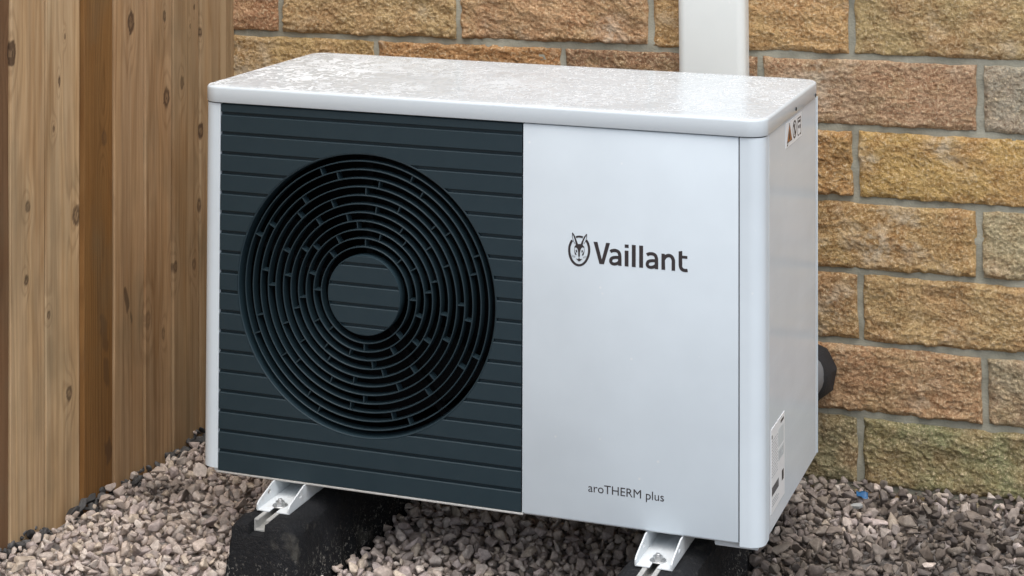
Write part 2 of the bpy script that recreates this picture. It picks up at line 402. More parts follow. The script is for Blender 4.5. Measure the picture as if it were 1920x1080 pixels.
TOPJ = 0.728
# joints measured along each course (course 0 is the one above the 0.728 joint)
courses = {}
def row(c, anchor, mod=0.4535):
    k0 = math.floor((-0.75 - anchor) / mod); js = [anchor + mod * k for k in range(k0, k0 + 11)]
    courses[c] = [j for j in js if -0.76 < j < 3.2]
for c in range(-12, 8): row(c, 1.1355 + 0.004 * math.sin(c * 2.1) if c % 2 == 0 else 1.3895 + 0.004 * math.sin(c * 1.7))
courses[0] = [-0.675, -0.221, 0.231, 0.685, 1.1265, 1.583, 2.035, 2.49, 2.94]
courses[1] = [-0.43, 0.0262, 0.483, 0.931, 1.391, 1.845, 2.30, 2.75]
tints = {(0, 0.231): BUFF, (0, 0.685): BUFF, (0, 1.1265): (0.584, 0.412, 0.217), (0, -0.221): BUFF, (1, 0.931): (0.569, 0.389, 0.225), (1, 1.391): GREY,
         (2, 1.1355): GOLD, (3, 0.9375): (0.569, 0.412, 0.172), (3, 1.3895): (0.491, 0.427, 0.293), (4, 1.1355): (0.584, 0.42, 0.188), (5, 0.9375): (0.554, 0.375, 0.202), (5, 1.3895): (0.497, 0.398, 0.27)}
pal = [GOLD, BUFF, PINK, BROWN, BUFF, (0.40, 0.26, 0.14)]
for c, js in courses.items():
    zt = TOPJ - PITCH * (c - 1) - JT / 2 if c >= 1 else TOPJ + PITCH * (1 - c) - JT / 2
    zb = zt - PITCH + JT
    if zb < -0.33: continue
    ends = sorted(js)
    for a, b in zip(ends[:-1], ends[1:]):
        seed = int(abs(c * 131 + a * 977)) % 5000 + 3
        t = None
        for (cc, ja), v in tints.items():
            if cc == c and abs(ja - a) < 0.02: t = v
        if c >= 6: t = MOSS
        if t is None: t = pal[seed % len(pal)] if not (c in (2, 4) and a < 1.0) else BROWN
        vis = (-0.5 < b and a < 1.75 and zt < 1.0)
        block(a + JT / 2, b - JT / 2, zb + 0.001 * math.sin(seed), zt, t, seed, 0.0025 if vis else 0.02, 0.8 + 0.6 * ((seed * 7) % 10) / 10)

# ------------------------------------------------------------------ timber fence
FX = -0.36
fence = tag(empty('wooden_fence', (FX, 0.3, -0.2)), 'timber fence of upright brown boards on the left of the gravel bed', 'fence')
seams = [-1.352, -1.227, -1.102, -0.977, -0.852, -0.727, -0.602, -0.477, -0.352, -0.227, -0.102, 0.022, 0.148, 0.273, 0.400, 0.522, 0.646, 0.789]
LIGHT = (0.48, 0.34, 0.175)
btint = {-0.227: (0.194, 0.110, 0.057), -0.102: (0.541, 0.389, 0.231), 0.022: (0.551, 0.402, 0.241), 0.148: (0.245, 0.130, 0.045), 0.273: (0.449, 0.306, 0.177),
         0.400: (0.469, 0.324, 0.190), 0.522: (0.393, 0.277, 0.161), 0.646: (0.405, 0.291, 0.172)}
bthick = {-0.227: 0.010, -0.102: 0.005, 0.022: 0.003, 0.148: 0.010, 0.273: 0.006, 0.400: 0.006, 0.522: 0.005, 0.646: 0.004}
# knots: (y, z, half width, half height, strength)
knots = [(0.342, 0.801, .011, .020, 1.0), (0.487, 0.799, .006, .010, .9), (0.496, 0.616, .012, .017, .85), (0.236, 0.57, .009, .013, .55), (0.135, 0.428, .012, .016, .8),
         (-0.098, 0.79, .009, .018, 1.2), (-0.041, 0.482, .007, .010, .8), (0.650, 0.517, .008, .014, 1), (0.642, 0.347, .006, .012, .8), (0.528, 0.233, .008, .011, .8),
         (0.620, 0.217, .008, .011, .7), (0.106, 0.074, .009, .012, .8), (0.033, 0.251, .005, .007, .8), (0.481, 0.096, .006, .010, .6), (0.070, 0.712, .003, .008, 1),
         (-0.045, 0.339, .006, .008, .9), (0.621, 0.806, .003, .006, 1), (0.648, 0.744, .005, .008, 1), (0.600, 0.762, .003, .005, .9), (0.41, 0.145, .010, .016, .5), (0.561, 0.64, .007, .012, .8),
         (0.05, 0.62, .004, .005, .8), (0.09, 0.80, .003, .005, .8), (-0.16, 0.30, .008, .02, .9), (-0.19, 0.62, .006, .012, .8)]
streaks = [(0.325, 0.206, .010, .030, .9), (0.345, 0.165, .004, .02, .8), (0.235, 0.16, .016, .045, .55), (0.245, 0.075, .014, .04, .55), (0.255, -0.09, .02, .03, .7), (0.265, 0.45, .008, .06, .3)]
ZB, ZT = -0.20, 1.75
def board(y0, y1, tint, t0, x_front=FX, seed=1, lap=0.014, t1=0.0):
    zs = np.concatenate([np.linspace(ZB, 1.0, 290), np.linspace(1.02, ZT, 20)])
    w_ = y1 + lap - y0; u = np.concatenate([[0, .0012 / w_], np.linspace(.0035 / w_, (y1 - y0 - .0026) / w_, 44), [(y1 - y0 - .0021) / w_, 1]]) if lap > 0 else np.linspace(0, 1, 48)
    nu = len(u) - 1; U, Zg = np.meshgrid(u, zs, indexing='ij')
    Yg = y0 + U * (y1 + lap - y0)
    wob = 0.0012 * vnoise(Zg * 5, U * 0 + seed, seed)                    # boards are not perfectly straight
    Xg = x_front + t0 * (1 - U) + t1 * U - 0.015 * (Yg > y1 - .0023) * (lap > 0) + 0.0012 * vnoise(U * 2, Zg * 3, seed + 5)
    Xg[0] -= 0.0012; 
    Yg = Yg + wob
    # growth rings cut lengthwise, bent round the knots
    r = np.random.default_rng(seed); cen = r.uniform(-0.3, 1.3); F = r.uniform(3.0, 5.5)
    ph = F * np.abs(U - cen - 0.10 * fbm(Zg * 1.1, U * 0 + seed, seed + 9, 2)) + 0.9 * fbm(Zg * 0.9, U * 3, seed + 12, 3)
    kn = np.zeros_like(U)
    if abs(y0 - 0.148) < 1e-3:      # the dark board shows a tall cathedral figure
        ph = 16 * np.sqrt(((U - 0.62) * 0.9) ** 2 + (0.16 * (Zg - 0.42)) ** 2 + 0.001) + 1.2 * fbm(Zg * 2, U * 2, 44, 2)
    for (ky, kz, kw, kh, ks) in knots:
        kw *= 1.15; kh *= 1.2
        if y0 - .01 < ky < y1 + .01:
            q = np.sqrt(((Yg - ky) / kw) ** 2 + ((Zg - kz) / kh) ** 2) + 0.18 * vnoise(Yg * 260, Zg * 200, 77)
            ph += 2.2 * np.exp(-(((Yg - ky) / (kw * 2.2)) ** 2 + ((Zg - kz) / (kh * 3.2)) ** 2))
            kn = np.maximum(kn, ks * (0.85 * np.clip((1.08 - q) * 6, 0, 1) * (0.75 + 0.25 * np.cos(q * 9)) + 0.5 * np.exp(-((q - 1.05) / 0.13) ** 2)))
    for (ky, kz, kw, kh, ks) in streaks:
        if y0 - .01 < ky < y1 + .01:
            q = np.sqrt(((Yg - ky + (Zg - kz) * 0.25) / kw) ** 2 + ((Zg - kz) / kh) ** 2) + 0.3 * vnoise(Yg * 120, Zg * 60, 78)
            kn = np.maximum(kn, ks * 0.7 * np.clip((1.1 - q) * 3, 0, 1))
    g = 0.5 + 0.5 * np.sin(ph * 6.283); g = np.clip(g, 0, 1) ** 1.6
    P = np.stack([Xg - FX, Yg - 0.3, Zg + 0.2], -1).reshape(-1, 3)
    nz_ = len(zs); idx = np.arange((nu + 1) * nz_).reshape(nu + 1, nz_)
    Fq = np.stack([idx[:-1, :-1], idx[1:, :-1], idx[1:, 1:], idx[:-1, 1:]], -1).reshape(-1, 4).tolist()
    nb = len(P); back = P[np.r_[idx[0], idx[-1]]].copy(); back[:, 0] = x_front - FX - 0.019
    for j in range(nz_ - 1):
        Fq.append((int(idx[0, j]), int(idx[0, j + 1]), nb + j + 1, nb + j)); Fq.append((int(idx[-1, j + 1]), int(idx[-1, j]), nb + nz_ + j, nb + nz_ + j + 1))
        Fq.append((nb + j, nb + j + 1, nb + nz_ + j + 1, nb + nz_ + j))
    Fq.append([int(i) for i in idx[:, -1]] + [nb + 2 * nz_ - 1, nb + nz_ - 1])
    me = bpy.data.meshes.new('board'); me.from_pydata(np.concatenate([P, back]).tolist(), [], Fq)
    for nm, arr, ed in (('grain', g, 0.5), ('knot', kn, 0.0)):
        at = me.attributes.new(nm, 'FLOAT', 'POINT')
        at.data.foreach_set('value', np.concatenate([arr.ravel(), np.full(2 * nz_, ed)]).astype(np.float32))
    sm = [True] * len(me.polygons); me.polygons.foreach_set('use_smooth', sm); me.set_sharp_from_angle(angle=R_(35))
    me.materials.append(M_WOOD); o = link('board', me, fence); o.color = (*tint, 1); return o
for i, (a, b) in enumerate(zip(seams[:-1], seams[1:])):
    t = next((v for k, v in btint.items() if abs(k - a) < .002), tuple(x * (.80 + .22 * ((i * 5) % 7) / 6) for x in LIGHT))
    th = next((v for k, v in bthick.items() if abs(k - a) < .002), 0.005)
    o = board(a, b, t, th, seed=30 + i, lap=0.012 if i < len(seams) - 2 else 0.0)
    if abs(a - 0.148) < .002: o['label'] = 'dark red-brown board with a tall arched grain'
    if abs(a + 0.227) < .002: o['label'] = 'dark stained board at the left edge'
# slender cover batten where the fence meets the wall, with its drying split
bt = board(0.745, 0.766, (0.36, 0.255, 0.145), 0.016, seed=77, lap=0, t1=0.016); bt.name = 'batten'
bt2 = board(0.7685, 0.7855, (0.36, 0.255, 0.145), 0.016, seed=78, lap=0, t1=0.016); bt2.name = 'batten'
rb = MB()
for z in (0.05, 0.75, 1.5): rb.box((-0.066, -1.66, z + .2), (-0.010, 0.48, z + .275))
rb.build('rail', M_WOOD, fence).color = (*LIGHT, 1)

# ------------------------------------------------------------------ heat pump
PUMP_TILT = R_(0.6)
pump = tag(empty('heat_pump', (0, 0, 0), (0, PUMP_TILT, 0)), 'white outdoor heat pump with anthracite round fan grille standing on the gravel', 'heat pump')
PW, PD, PH, PR = 1.10, 0.50, 0.6985, 0.027
XL, XS = 0.0421, 1.0577          # where the flat front starts and ends
GR = 0.6571                      # right edge of the grille
def arc(cx, cy, r, a0, a1, n=10):
    return [(cx + r * math.cos(a0 + (a1 - a0) * i / n), cy + r * math.sin(a0 + (a1 - a0) * i / n)) for i in range(n + 1)]
pi = math.pi
def extrude_strip(mb, pts, z0, z1, smooth=True):
    n = len(pts); mb.add([(x, y, z0) for x, y in pts] + [(x, y, z1) for x, y in pts], [(i, i + 1, n + i + 1, n + i) for i in range(n - 1)], smooth)
# back and left shell
cs = MB()
pts = [(XL - .001, 0.022), (XL - .001, 0.0)] + arc(PR + .003, PR, PR, 1.5 * pi, pi) + [(.003, PD - .012)] + arc(.015, PD - .012, .012, pi, .5 * pi, 5)
pts += [(PW - .012, PD)] + arc(PW - .012, PD - .012, .012, .5 * pi, 0, 5) + [(PW - 0.003, PD - .05)]
extrude_strip(cs, pts, 0.004, PH)
inner = [(x + (.0015 if x < .5 else -.0015), y + (.0015 if y < .2 else -.0015)) for x, y in pts]
cs.build('casing', M_WHITE, pump)
cc = MB()
cp = [(PW - .002, .0505), (PW, .0490)] + arc(PW - PR, PR, PR, 0, -.5 * pi) + [(XS + .0012, 0), (XS + .0012, .022)]
extrude_strip(cc, cp, -0.006, PH); cc.build('corner_trim', M_WHITE, pump)
sp = MB(); sp.bbox((PW - .006, .0525, 0.0), (PW - .0006, PD - .0035, PH), .001, 1); sp.build('side_panel', M_SIDE, pump)
se = MB(); se.bbox((PW - .004, PD - .003, 0.0), (PW + .0006, PD + .0005, PH), .0004, 1); se.build('edge_trim', M_WHITE, pump)
fp = MB(); fp.bbox((GR + .0016, 0, 0.0), (XS - .0012, .02, PH), .0014, 2); front = fp.build('front_panel', M_WHITE, pump)
gk = MB(); gk.box((GR, .004, 0.001), (GR + .0016, .022, PH)); gk.build('seam', M_SEAM, pump); gk = MB(); gk.box((XS - .0012, .003, 0.001), (XS + .0012, .022, PH)); gk.build('seam', M_SEAM, pump)
tr = MB(); tr.bbox((0.03, 0.006, -0.004), (PW - 0.03, PD - 0.01, 0.003), .001, 1)
lp = MB(); lp.bbox((XL - .004, -0.0012, -0.0042), (GR + .004, 0.010, -0.0006), .0010, 2); lp.build('base_lip', M_ALU, pump)
tr.bbox((PW - .09, .016, -0.016), (PW - .012, .10, -0.004), .003, 2); tr.build('base_tray', M_BRK, pump)

# lid : rounded pan with a soft top edge
def rrect(x0, y0, x1, y1, r, n=12):
    return arc(x1 - r, y0 + r, r, -.5 * pi, 0, n) + arc(x1 - r, y1 - r, r, 0, .5 * pi, n) + arc(x0 + r, y1 - r, r, .5 * pi, pi, n) + arc(x0 + r, y0 + r, r, pi, 1.5 * pi, n)
lid = MB(); Z0, Z1, ER = 0.7003, 0.7315, 0.0055
rings = [(0.004, Z0 + .001), (0.0008, Z0 + .0002), (0, Z0 + .0014), (0, Z1 - ER)] + [(ER * (1 - math.cos(t)), Z1 - ER + ER * math.sin(t)) for t in np.linspace(0, pi / 2, 7)[1:]] + [(0.03, Z1)]
LX0, LY0, LX1, LY1 = -.0002, -.0045, PW + .0035, PD + .004
vs = []; cnt = None
for ins, z in rings:
    p = rrect(LX0 + ins, LY0 + ins, LX1 - ins, LY1 - ins, max(.036 - ins, .012)); cnt = len(p); vs += [(x, y, z) for x, y in p]
fs = [(k * cnt + i, k * cnt + (i + 1) % cnt, (k + 1) * cnt + (i + 1) % cnt, (k + 1) * cnt + i) for k in range(len(rings) - 1) for i in range(cnt)]
fs += [tuple((len(rings) - 1) * cnt + i for i in range(cnt)), tuple(range(cnt - 1, -1, -1))]
lid.add(vs, fs, True); lid_o = lid.build('lid', M_LID, pump)
bo = MB(); bo.lathe([(0, .0015), (.003, .0013), (.004, 0), (.004, -.002)], (PW + .0035, .269, .709), 14, 'x'); bo.build('screw', M_DARK, lid_o)
bo = MB(); bo.lathe([(0, .0015), (.0025, .0013), (.0035, 0), (.0035, -.002)], (PW + .0035, .463, .706), 14, 'x'); bo.build('screw', M_DARK, lid_o)

# fan grille: slats cut by the round opening, rim, rings, spokes, centre disc
CX, CZ, RR, RI = 0.3445, 0.3589, 0.2643, 0.0736
SP, Z1S = 0.0377, 0.6793
grille = empty('fan_grille', (CX, 0, CZ)); grille.parent = pump
def G(mb, name, mat=M_GRILLE, **k):
    mb.v = [(x - CX, y, z - CZ) for x, y, z in mb.v]; return mb.build(name, mat, grille, **k)
GRV = 0.0058
def vs_fill(mb, rows, fl, fr):
    vs = []
    for z, y in rows: vs += [(fl(z), y, z), (fr(z), y, z)]
    n = len(rows); fs = [(2 * i, 2 * i + 1, 2 * i + 3, 2 * i + 2) for i in range(n - 1)]
    o = len(vs)
    for z, y in rows: vs += [(fl(z), .0065, z), (fr(z), .0065, z)]
    for i in range(n - 1): fs += [(2 * i, 2 * i + 2, o + 2 * i + 2, o + 2 * i), (2 * i + 1, o + 2 * i + 1, o + 2 * i + 3, 2 * i + 3)]
    mb.add(vs, fs)
def slat_mesh(za, zb, outer):
    """one slat, clipped outside the big circle (outer) or inside the centre disc"""
    mb = MB(); r = RR if outer else RI - .0006
    c1, c2 = 0.0009, 0.0014
    zs = set([za, za + c1, zb - c2, zb]); t0 = max(-1, min(1, (za - CZ) / r)); t1 = max(-1, min(1, (zb - CZ) / r))
    for a in np.linspace(math.asin(t0), math.asin(t1), 40):
        z = CZ + r * math.sin(a)
        if za + c1 < z < zb - c2: zs.add(z)
    zs = sorted(zs)
    rows = [(za, .0065)] + [(z, .0016 if z in (za, zb) else 0.0) for z in zs] + [(zb, .0065)]
    def emit(fl, fr): vs_fill(mb, rows, fl, fr)
    s = lambda z: math.sqrt(max(0, r * r - (z - CZ) ** 2))
    if outer:
        xl, xr = XL + .0004, GR - .0004
        if t0 <= -1 and t1 <= -1 or t0 >= 1 and t1 >= 1: emit(lambda z: xl, lambda z: xr)
        else:
            emit(lambda z: xl, lambda z: CX - s(z)); G(mb, 'slat', fix=False); mb = MB()
            vs_fill(mb, rows, lambda z: CX + s(z), lambda z: xr)
    else: emit(lambda z: CX - s(z), lambda z: CX + s(z))
    return mb
edges = [PH - .001 + GRV / 2] + [Z1S - SP * k for k in range(18)] + [0.0 - GRV / 2]
for a, b in zip(edges[:-1], edges[1:]):
    G(slat_mesh(b + GRV / 2, a - GRV / 2, True), 'slat', fix=False)
    lo, hi = max(b + GRV / 2, CZ - RI + .0008), min(a - GRV / 2, CZ + RI - .0008)
    if hi - lo > .004: G(slat_mesh(lo, hi, False), 'slat', fix=False)
# backing sheet behind the grooves with its round hole
bp_ = MB(); n = 160; vs = []
for i in range(n):
    a = 2 * pi * i / n; ca, sa = math.cos(a), math.sin(a)
    t = min(((GR - CX) if ca > 0 else (CX - XL)) / max(abs(ca), 1e-6), ((PH - CZ) if sa > 0 else CZ) / max(abs(sa), 1e-6))
    vs += [(CX + RR * ca, .0063, CZ + RR * sa), (CX + max(t, RR + .001) * ca, .0063, CZ + max(t, RR + .001) * sa)]
bp_.add(vs, [(2 * i, 2 * i + 1, (2 * i + 3) % (2 * n), (2 * i + 2) % (2 * n)) for i in range(n)])
# fill the four corners the fan of quads leaves
for x in (XL, GR):
    for z in (0, PH): bp_.box((min(x, CX + (x - CX) * .80), .0068, min(z, CZ + (z - CZ) * .72)), (max(x, CX + (x - CX) * .80), .010, max(z, CZ + (z - CZ) * .72)))
G(bp_, 'backing', fix=False)
rm = MB(); rm.lathe([(RR + .0002, .0062), (RR + .0002, .0008), (RR - .0012, .0002), (RR - .0030, .0012), (RR - .0055, .026), (RR + .004, .028)], (CX, 0, CZ), 160); G(rm, 'rim')
DP = 0.01594; R1 = 0.2405 + DP / 2; YF, YB, TH = 0.0035, 0.024, 0.00115
for k in range(11):
    r = R1 - DP * k; mb = MB()
    mb.lathe([(r - TH + .0006, YF), (r + TH - .0006, YF), (r + TH, YF + .0006), (r + TH * .6, YB), (r - TH * .6, YB), (r - TH, YF + .0006)], (CX, 0, CZ), 128, close=True)
    G(mb, 'ring')
hub = MB(); hub.lathe([(RI + .0004, YB), (RI + .0012, .003), (RI, .0004), (RI - .0008, .0003), (RI - .0012, .006), (0.0, .0063)], (CX, 0, CZ), 96); G(hub, 'centre_disc')
phase = [22.2, 14.7, 37.3, 44.7, 22.4, 37.2, 14.7, 7.1, 29.7, -0.4]
for g, ph in enumerate(phase):
    ro, ri = R1 - DP * g - TH * .8, R1 - DP * (g + 1) + TH * .8
    me = None
    for k in range(8):
        a = R_(ph + 45 * k)
        if me is None:
            mb = MB(); mb.box((ri, YF + .0012, -.0010), (ro, YB - .002, .0010)); o = G(MB().add([(x + CX, y, z + CZ) for x, y, z in mb.v], mb.f), 'spoke'); me = o.data
        else: o = link('spoke', me, grille)
        o.rotation_euler = (0, -a, 0)
# arms that carry the rings, set deep behind them
for a in range(5):
    mb = MB(); mb.box((0.07, .026, -.006), (RR - .004, .040, .006)); o = G(MB().add([(x + CX, y, z + CZ) for x, y, z in mb.v], mb.f), 'support_arm', M_DARK); o.rotation_euler = (0, -R_(72 * a + 18), 0)
# fan and its housing
hs_ = MB(); hs_.lathe([(RR + .004, .027), (RR - .002, .05), (RR - .002, .20), (0.001, .20)], (CX, 0, CZ), 64); hs_.build('fan_housing', M_DARK, pump)
fan = MB(); fan.lathe([(0.001, .065), (.06, .068), (.07, .085), (.07, .16)], (CX, 0, CZ), 40)
for b in range(3):
    vs = []
    for i in range(9):
        r = .068 + .178 * i / 8
        for j in range(9):
            a = 2 * pi * b / 3 + .2 + (1.15 - .25 * i / 8) * j / 8 + .35 * i / 8
            vs.append((CX + r * math.cos(a), .075 + .07 * j / 8, CZ + r * math.sin(a)))
    fan.add(vs, [(i * 9 + j, i * 9 + j + 1, (i + 1) * 9 + j + 1, (i + 1) * 9 + j) for i in range(8) for j in range(8)], True)
fan.build('fan', M_DARK, pump, fix=False)

# ---- print on the white front
def text_mesh(txt, x0, x1, z0, cap, off, name, y=-0.0004):
    cu = bpy.data.curves.new(name, 'FONT'); cu.body = txt; cu.size = 1; cu.offset = off; cu.resolution_u = 6
    t = bpy.data.objects.new(name, cu); COL.objects.link(t); dg = bpy.context.evaluated_depsgraph_get(); dg.update()
    me = bpy.data.meshes.new_from_object(t.evaluated_get(dg)); COL.objects.unlink(t); bpy.data.objects.remove(t); bpy.data.curves.remove(cu)
    co = np.array([v.co[:] for v in me.vertices]); H = 0.729
    mn, mx = co[:, 0].min(), co[:, 0].max()
    for v, c in zip(me.vertices, co): v.co = (x0 + (c[0] - mn) / (mx - mn) * (x1 - x0), y, z0 + c[1] / H * cap)
    me.materials.append(M_INK); return link(name, me, pump)
def smooth(pts, k=5):
    P = [Vector(p) for p in pts]; P = [P[0]] + P + [P[-1]]; out = []
    for i in range(1, len(P) - 2):
        a, b, c, d = P[i - 1:i + 3]
        for j in range(k):
            t = j / k; out.append(tuple(0.5 * (2 * b + (c - a) * t + (2 * a - 5 * b + 4 * c - d) * t * t + (3 * b - a - 3 * c + d) * t ** 3)))
    return out + [tuple(P[-2])]
class Glyph:
    def __init__(s): s.mb = MB(); s.k = 0
    def P(s, p): return (.7929 + (p[0] - 465) * .00013278, -.0004 - s.k * .00002, .4964 - (p[1] - 237) * .0001262)
    def poly(s, pts): s.mb.add([s.P(p) for p in pts], [tuple(range(len(pts)))]); s.k += 1
    def line(s, pts, w, k=5):
        q = smooth(pts, k); n = len(q); vs = []
        for i, p in enumerate(q):
            a, b = q[max(i - 1, 0)], q[min(i + 1, n - 1)]; d = math.hypot(b[0] - a[0], b[1] - a[1]) or 1
            nx_, ny_ = -(b[1] - a[1]) / d * w / 2, (b[0] - a[0]) / d * w / 2; vs += [s.P((p[0] + nx_, p[1] + ny_)), s.P((p[0] - nx_, p[1] - ny_))]
        s.mb.add(vs, [(2 * i, 2 * i + 1, 2 * i + 3, 2 * i + 2) for i in range(n - 1)]); s.k += 1
    def done(s): s.mb.build('letter', M_INK, front, fix=False)
def g_a(o):
    g = Glyph(); g.line([(o + 22, 356), (o + 55, 338), (o + 98, 335), (o + 136, 352), (o + 153, 395), (o + 153, 440)], 46); g.poly([(o + 128, 430), (o + 178, 430), (o + 178, 542), (o + 132, 542)])
    g.line([(o + 160, 428), (o + 92, 430), (o + 42, 448), (o + 27, 486), (o + 42, 516), (o + 80, 524), (o + 122, 510), (o + 150, 484)], 44); g.done()
def g_box(*rs):
    g = Glyph()
    for x0, x1, y0, y1 in rs: g.poly([(x0, y0), (x1, y0), (x1, y1), (x0, y1)])
    g.done()
g = Glyph(); g.poly([(465, 237), (520, 237), (582, 478), (642, 237), (697, 237), (612, 542), (549, 542)]); g.done()
g_a(680); g_box((902, 955, 322, 542), (902, 957, 237, 283)); g_box((1001, 1055, 234, 542)); g_box((1103, 1157, 234, 542)); g_a(1188)
g = Glyph(); g.poly([(1410, 320), (1456, 320), (1462, 542), (1410, 542)]); g.line([(1440, 396), (1462, 360), (1508, 338), (1548, 350), (1572, 396), (1573, 450)], 48); g.poly([(1549, 440), (1597, 440), (1597, 542), (1549, 542)]); g.done()
g = Glyph(); g.poly([(1645, 268), (1695, 258), (1695, 460), (1645, 460)]); g.line([(1670, 450), (1673, 482), (1695, 515), (1735, 524), (1768, 520)], 46); g.poly([(1690, 322), (1764, 322), (1764, 362), (1690, 362)]); g.done()
text_mesh('aroTHERM plus', .7842, .9235, .0538, .0156, .0, 'lettering')
# emblem: oval ring with a long-eared head; coordinates in thousandths of its drawing box
EX0, EZ0, EK = .7455, .505, .0413 / 557
EN = [0]
def E(p): x, y = p; y = y - .092 * (x - 350); return (EX0 + (x - 75) * EK, -.0004 - EN[0] * .000012, EZ0 - (y - 160) * .0535 / 755)
em = MB()
def poly(pts): EN[0] += 1; em.add([E(p) for p in pts], [tuple(range(len(pts)))])
def stroke(pts, w):
    EN[0] += 1; n = len(pts); vs = []
    for i, p in enumerate(pts):
        a = pts[max(i - 1, 0)]; b = pts[min(i + 1, n - 1)]; d = math.hypot(b[0] - a[0], b[1] - a[1]) or 1
        ww = w[i] if isinstance(w, (list, tuple)) else w
        nx_, ny_ = -(b[1] - a[1]) / d * ww / 2, (b[0] - a[0]) / d * ww / 2; vs += [E((p[0] + nx_, p[1] + ny_)), E((p[0] - nx_, p[1] - ny_))]
    em.add(vs, [(2 * i, 2 * i + 1, 2 * i + 3, 2 * i + 2) for i in range(n - 1)])
def oval(a0, a1, w, n=40):
    return stroke([(352 + 252 * math.cos(t) * (1 - .06 * math.sin(t) * -1), 545 - 360 * math.sin(t)) for t in np.linspace(R_(a0), R_(a1), n)], w)
oval(132, 408, 58); oval(69, 108, 50, 12)
stroke([(180, 85), (225, 170), (262, 270), (300, 400)], [22, 36, 40, 60]); stroke([(540, 125), (490, 200), (448, 290), (408, 400)], [22, 36, 38, 60])
stroke([(178, 90), (180, 190), (200, 280), (245, 370)], [16, 14, 12, 10]); stroke([(545, 128), (540, 220), (515, 300), (470, 375)], [16, 14, 12, 10])
poly([(270, 385), (350, 370), (430, 385), (480, 440), (488, 490), (450, 455), (410, 470), (385, 520), (372, 590), (370, 680), (350, 700), (328, 680), (328, 590), (318, 520), (295, 470), (255, 455), (232, 490), (232, 440)])
poly([(262, 530), (285, 505), (305, 560), (290, 590), (270, 570)]); poly([(410, 545), (432, 520), (450, 545), (440, 580), (415, 590)])
stroke([(236, 480), (238, 560), (262, 625), (285, 650)], [8, 16, 40, 8]); stroke([(484, 490), (476, 570), (446, 640), (425, 662)], [8, 16, 40, 8])
stroke([(350, 690), (348, 735), (320, 755), (280, 745)], 14); stroke([(348, 735), (380, 757), (430, 752)], 14); poly([(300, 762), (350, 750), (410, 765), (375, 800), (350, 806), (325, 798)])
for i in range(3): stroke([(255, 680 + i * 14), (160, 640 + i * 24)], 5); stroke([(450, 700 + i * 12), (540, 672 + i * 24)], 5)
em.build('emblem', M_INK, pump, fix=False)

# ---- sticker and rating plate on the right side
def side_rect(mb, y0, y1, z0, z1, off=.0002): mb.box((PW - .0006, y0, z0), (PW + off, y1, z1)); return mb
st = side_rect(MB(), .196, .340, .648, .693, .0003).build('warning_sticker', M_STICK, pump)
tri = MB(); tri.prism([(.203, .656), (.247, .656), (.225, .690)], 'x', PW, PW + .0006); tri.build('warning_triangle', M_ORANGE, st)
pk = MB()
for i, q in enumerate(((.203, .656, .247, .656), (.247, .656, .225, .690), (.225, .690, .203, .656))):
    d = Vector((q[2] - q[0], q[3] - q[1])).normalized(); nn = Vector((-d.y, d.x)) * .0018
    pk.prism([(q[0], q[1]), (q[2], q[3]), (q[2] + nn.x, q[3] + nn.y), (q[0] + nn.x, q[1] + nn.y)], 'x', PW, PW + .0008 + i * .00002)
pk.prism([(.218, .660), (.232, .660), (.230, .668), (.225, .678), (.220, .668)], 'x', PW, PW + .0009)
ringp = []
c0 = (.272, .671)
for i in range(24):
    a0, a1 = 2 * pi * i / 24, 2 * pi * (i + 1) / 24
    pk.prism([(c0[0] + .017 * math.cos(a0), c0[1] + .017 * math.sin(a0)), (c0[0] + .017 * math.cos(a1), c0[1] + .017 * math.sin(a1)),
              (c0[0] + .0135 * math.cos(a1), c0[1] + .0135 * math.sin(a1)), (c0[0] + .0135 * math.cos(a0), c0[1] + .0135 * math.sin(a0))], 'x', PW, PW + .0006)
pk.prism([(.260, .681), (.263, .684), (.285, .661), (.282, .658)], 'x', PW, PW + .0007); pk.prism([(.270, .660), (.275, .660), (.275, .680), (.270, .682)], 'x', PW, PW + .0006)
for (a, b, z0, z1) in ((.300, .330, .6845, .687), (.306, .326, .677, .6815), (.300, .3025, .655, .6845), (.330, .332, .653, .684), (.306, .312, .667, .672), (.318, .326, .665, .672), (.304, .314, .653, .655), (.320, .330, .653, .656)): side_rect(pk, a, b, z0, z1, .0006)
side_rect(pk, .203, .210, .6505, .6535, .0006)
pk.build('pictograms', M_INK, st)
rp = side_rect(MB(), .0668, .181, .030, .1773, .0003).build('rating_plate', M_STICK, pump)
dk = MB(); gy_ = MB(); pl = MB()
for k in range(22):
    y = .072 + k * .0026; side_rect(dk, y, y + (.0012 if k % 3 else .0019), .060, .075, .0005)
for q_ in ((.156, .171, .060, .078), (.146, .172, .166, .1705), (.070, .076, .160, .166)): side_rect(MB(), *q_, .0005).build('printed_mark', M_INK, rp)
for r in range(13):
    z = .092 + r * .0052; y = .071
    while y < .120:
        w = random.uniform(.004, .014); side_rect(gy_, y, min(y + w, .121), z, z + .0016, .0005); y += w + .003
for r in range(3): side_rect(gy_, .072, .072 + random.uniform(.03, .07), .050 - r * .0045, .0518 - r * .0045, .0005)
side_rect(pl, .124, .172, .128, .160, .0005); side_rect(pl, .124, .172, .104, .124, .0005)
for r in range(4): side_rect(gy_, .127, .127 + random.uniform(.02, .04), .108 + r * .0035, .1093 + r * .0035, .0007)
tag(dk.build('bar_code', M_INK, rp), kind='stuff'); tag(gy_.build('small_print', M_INKG, rp), kind='stuff'); pl.build('table_field', M_INKL, rp)

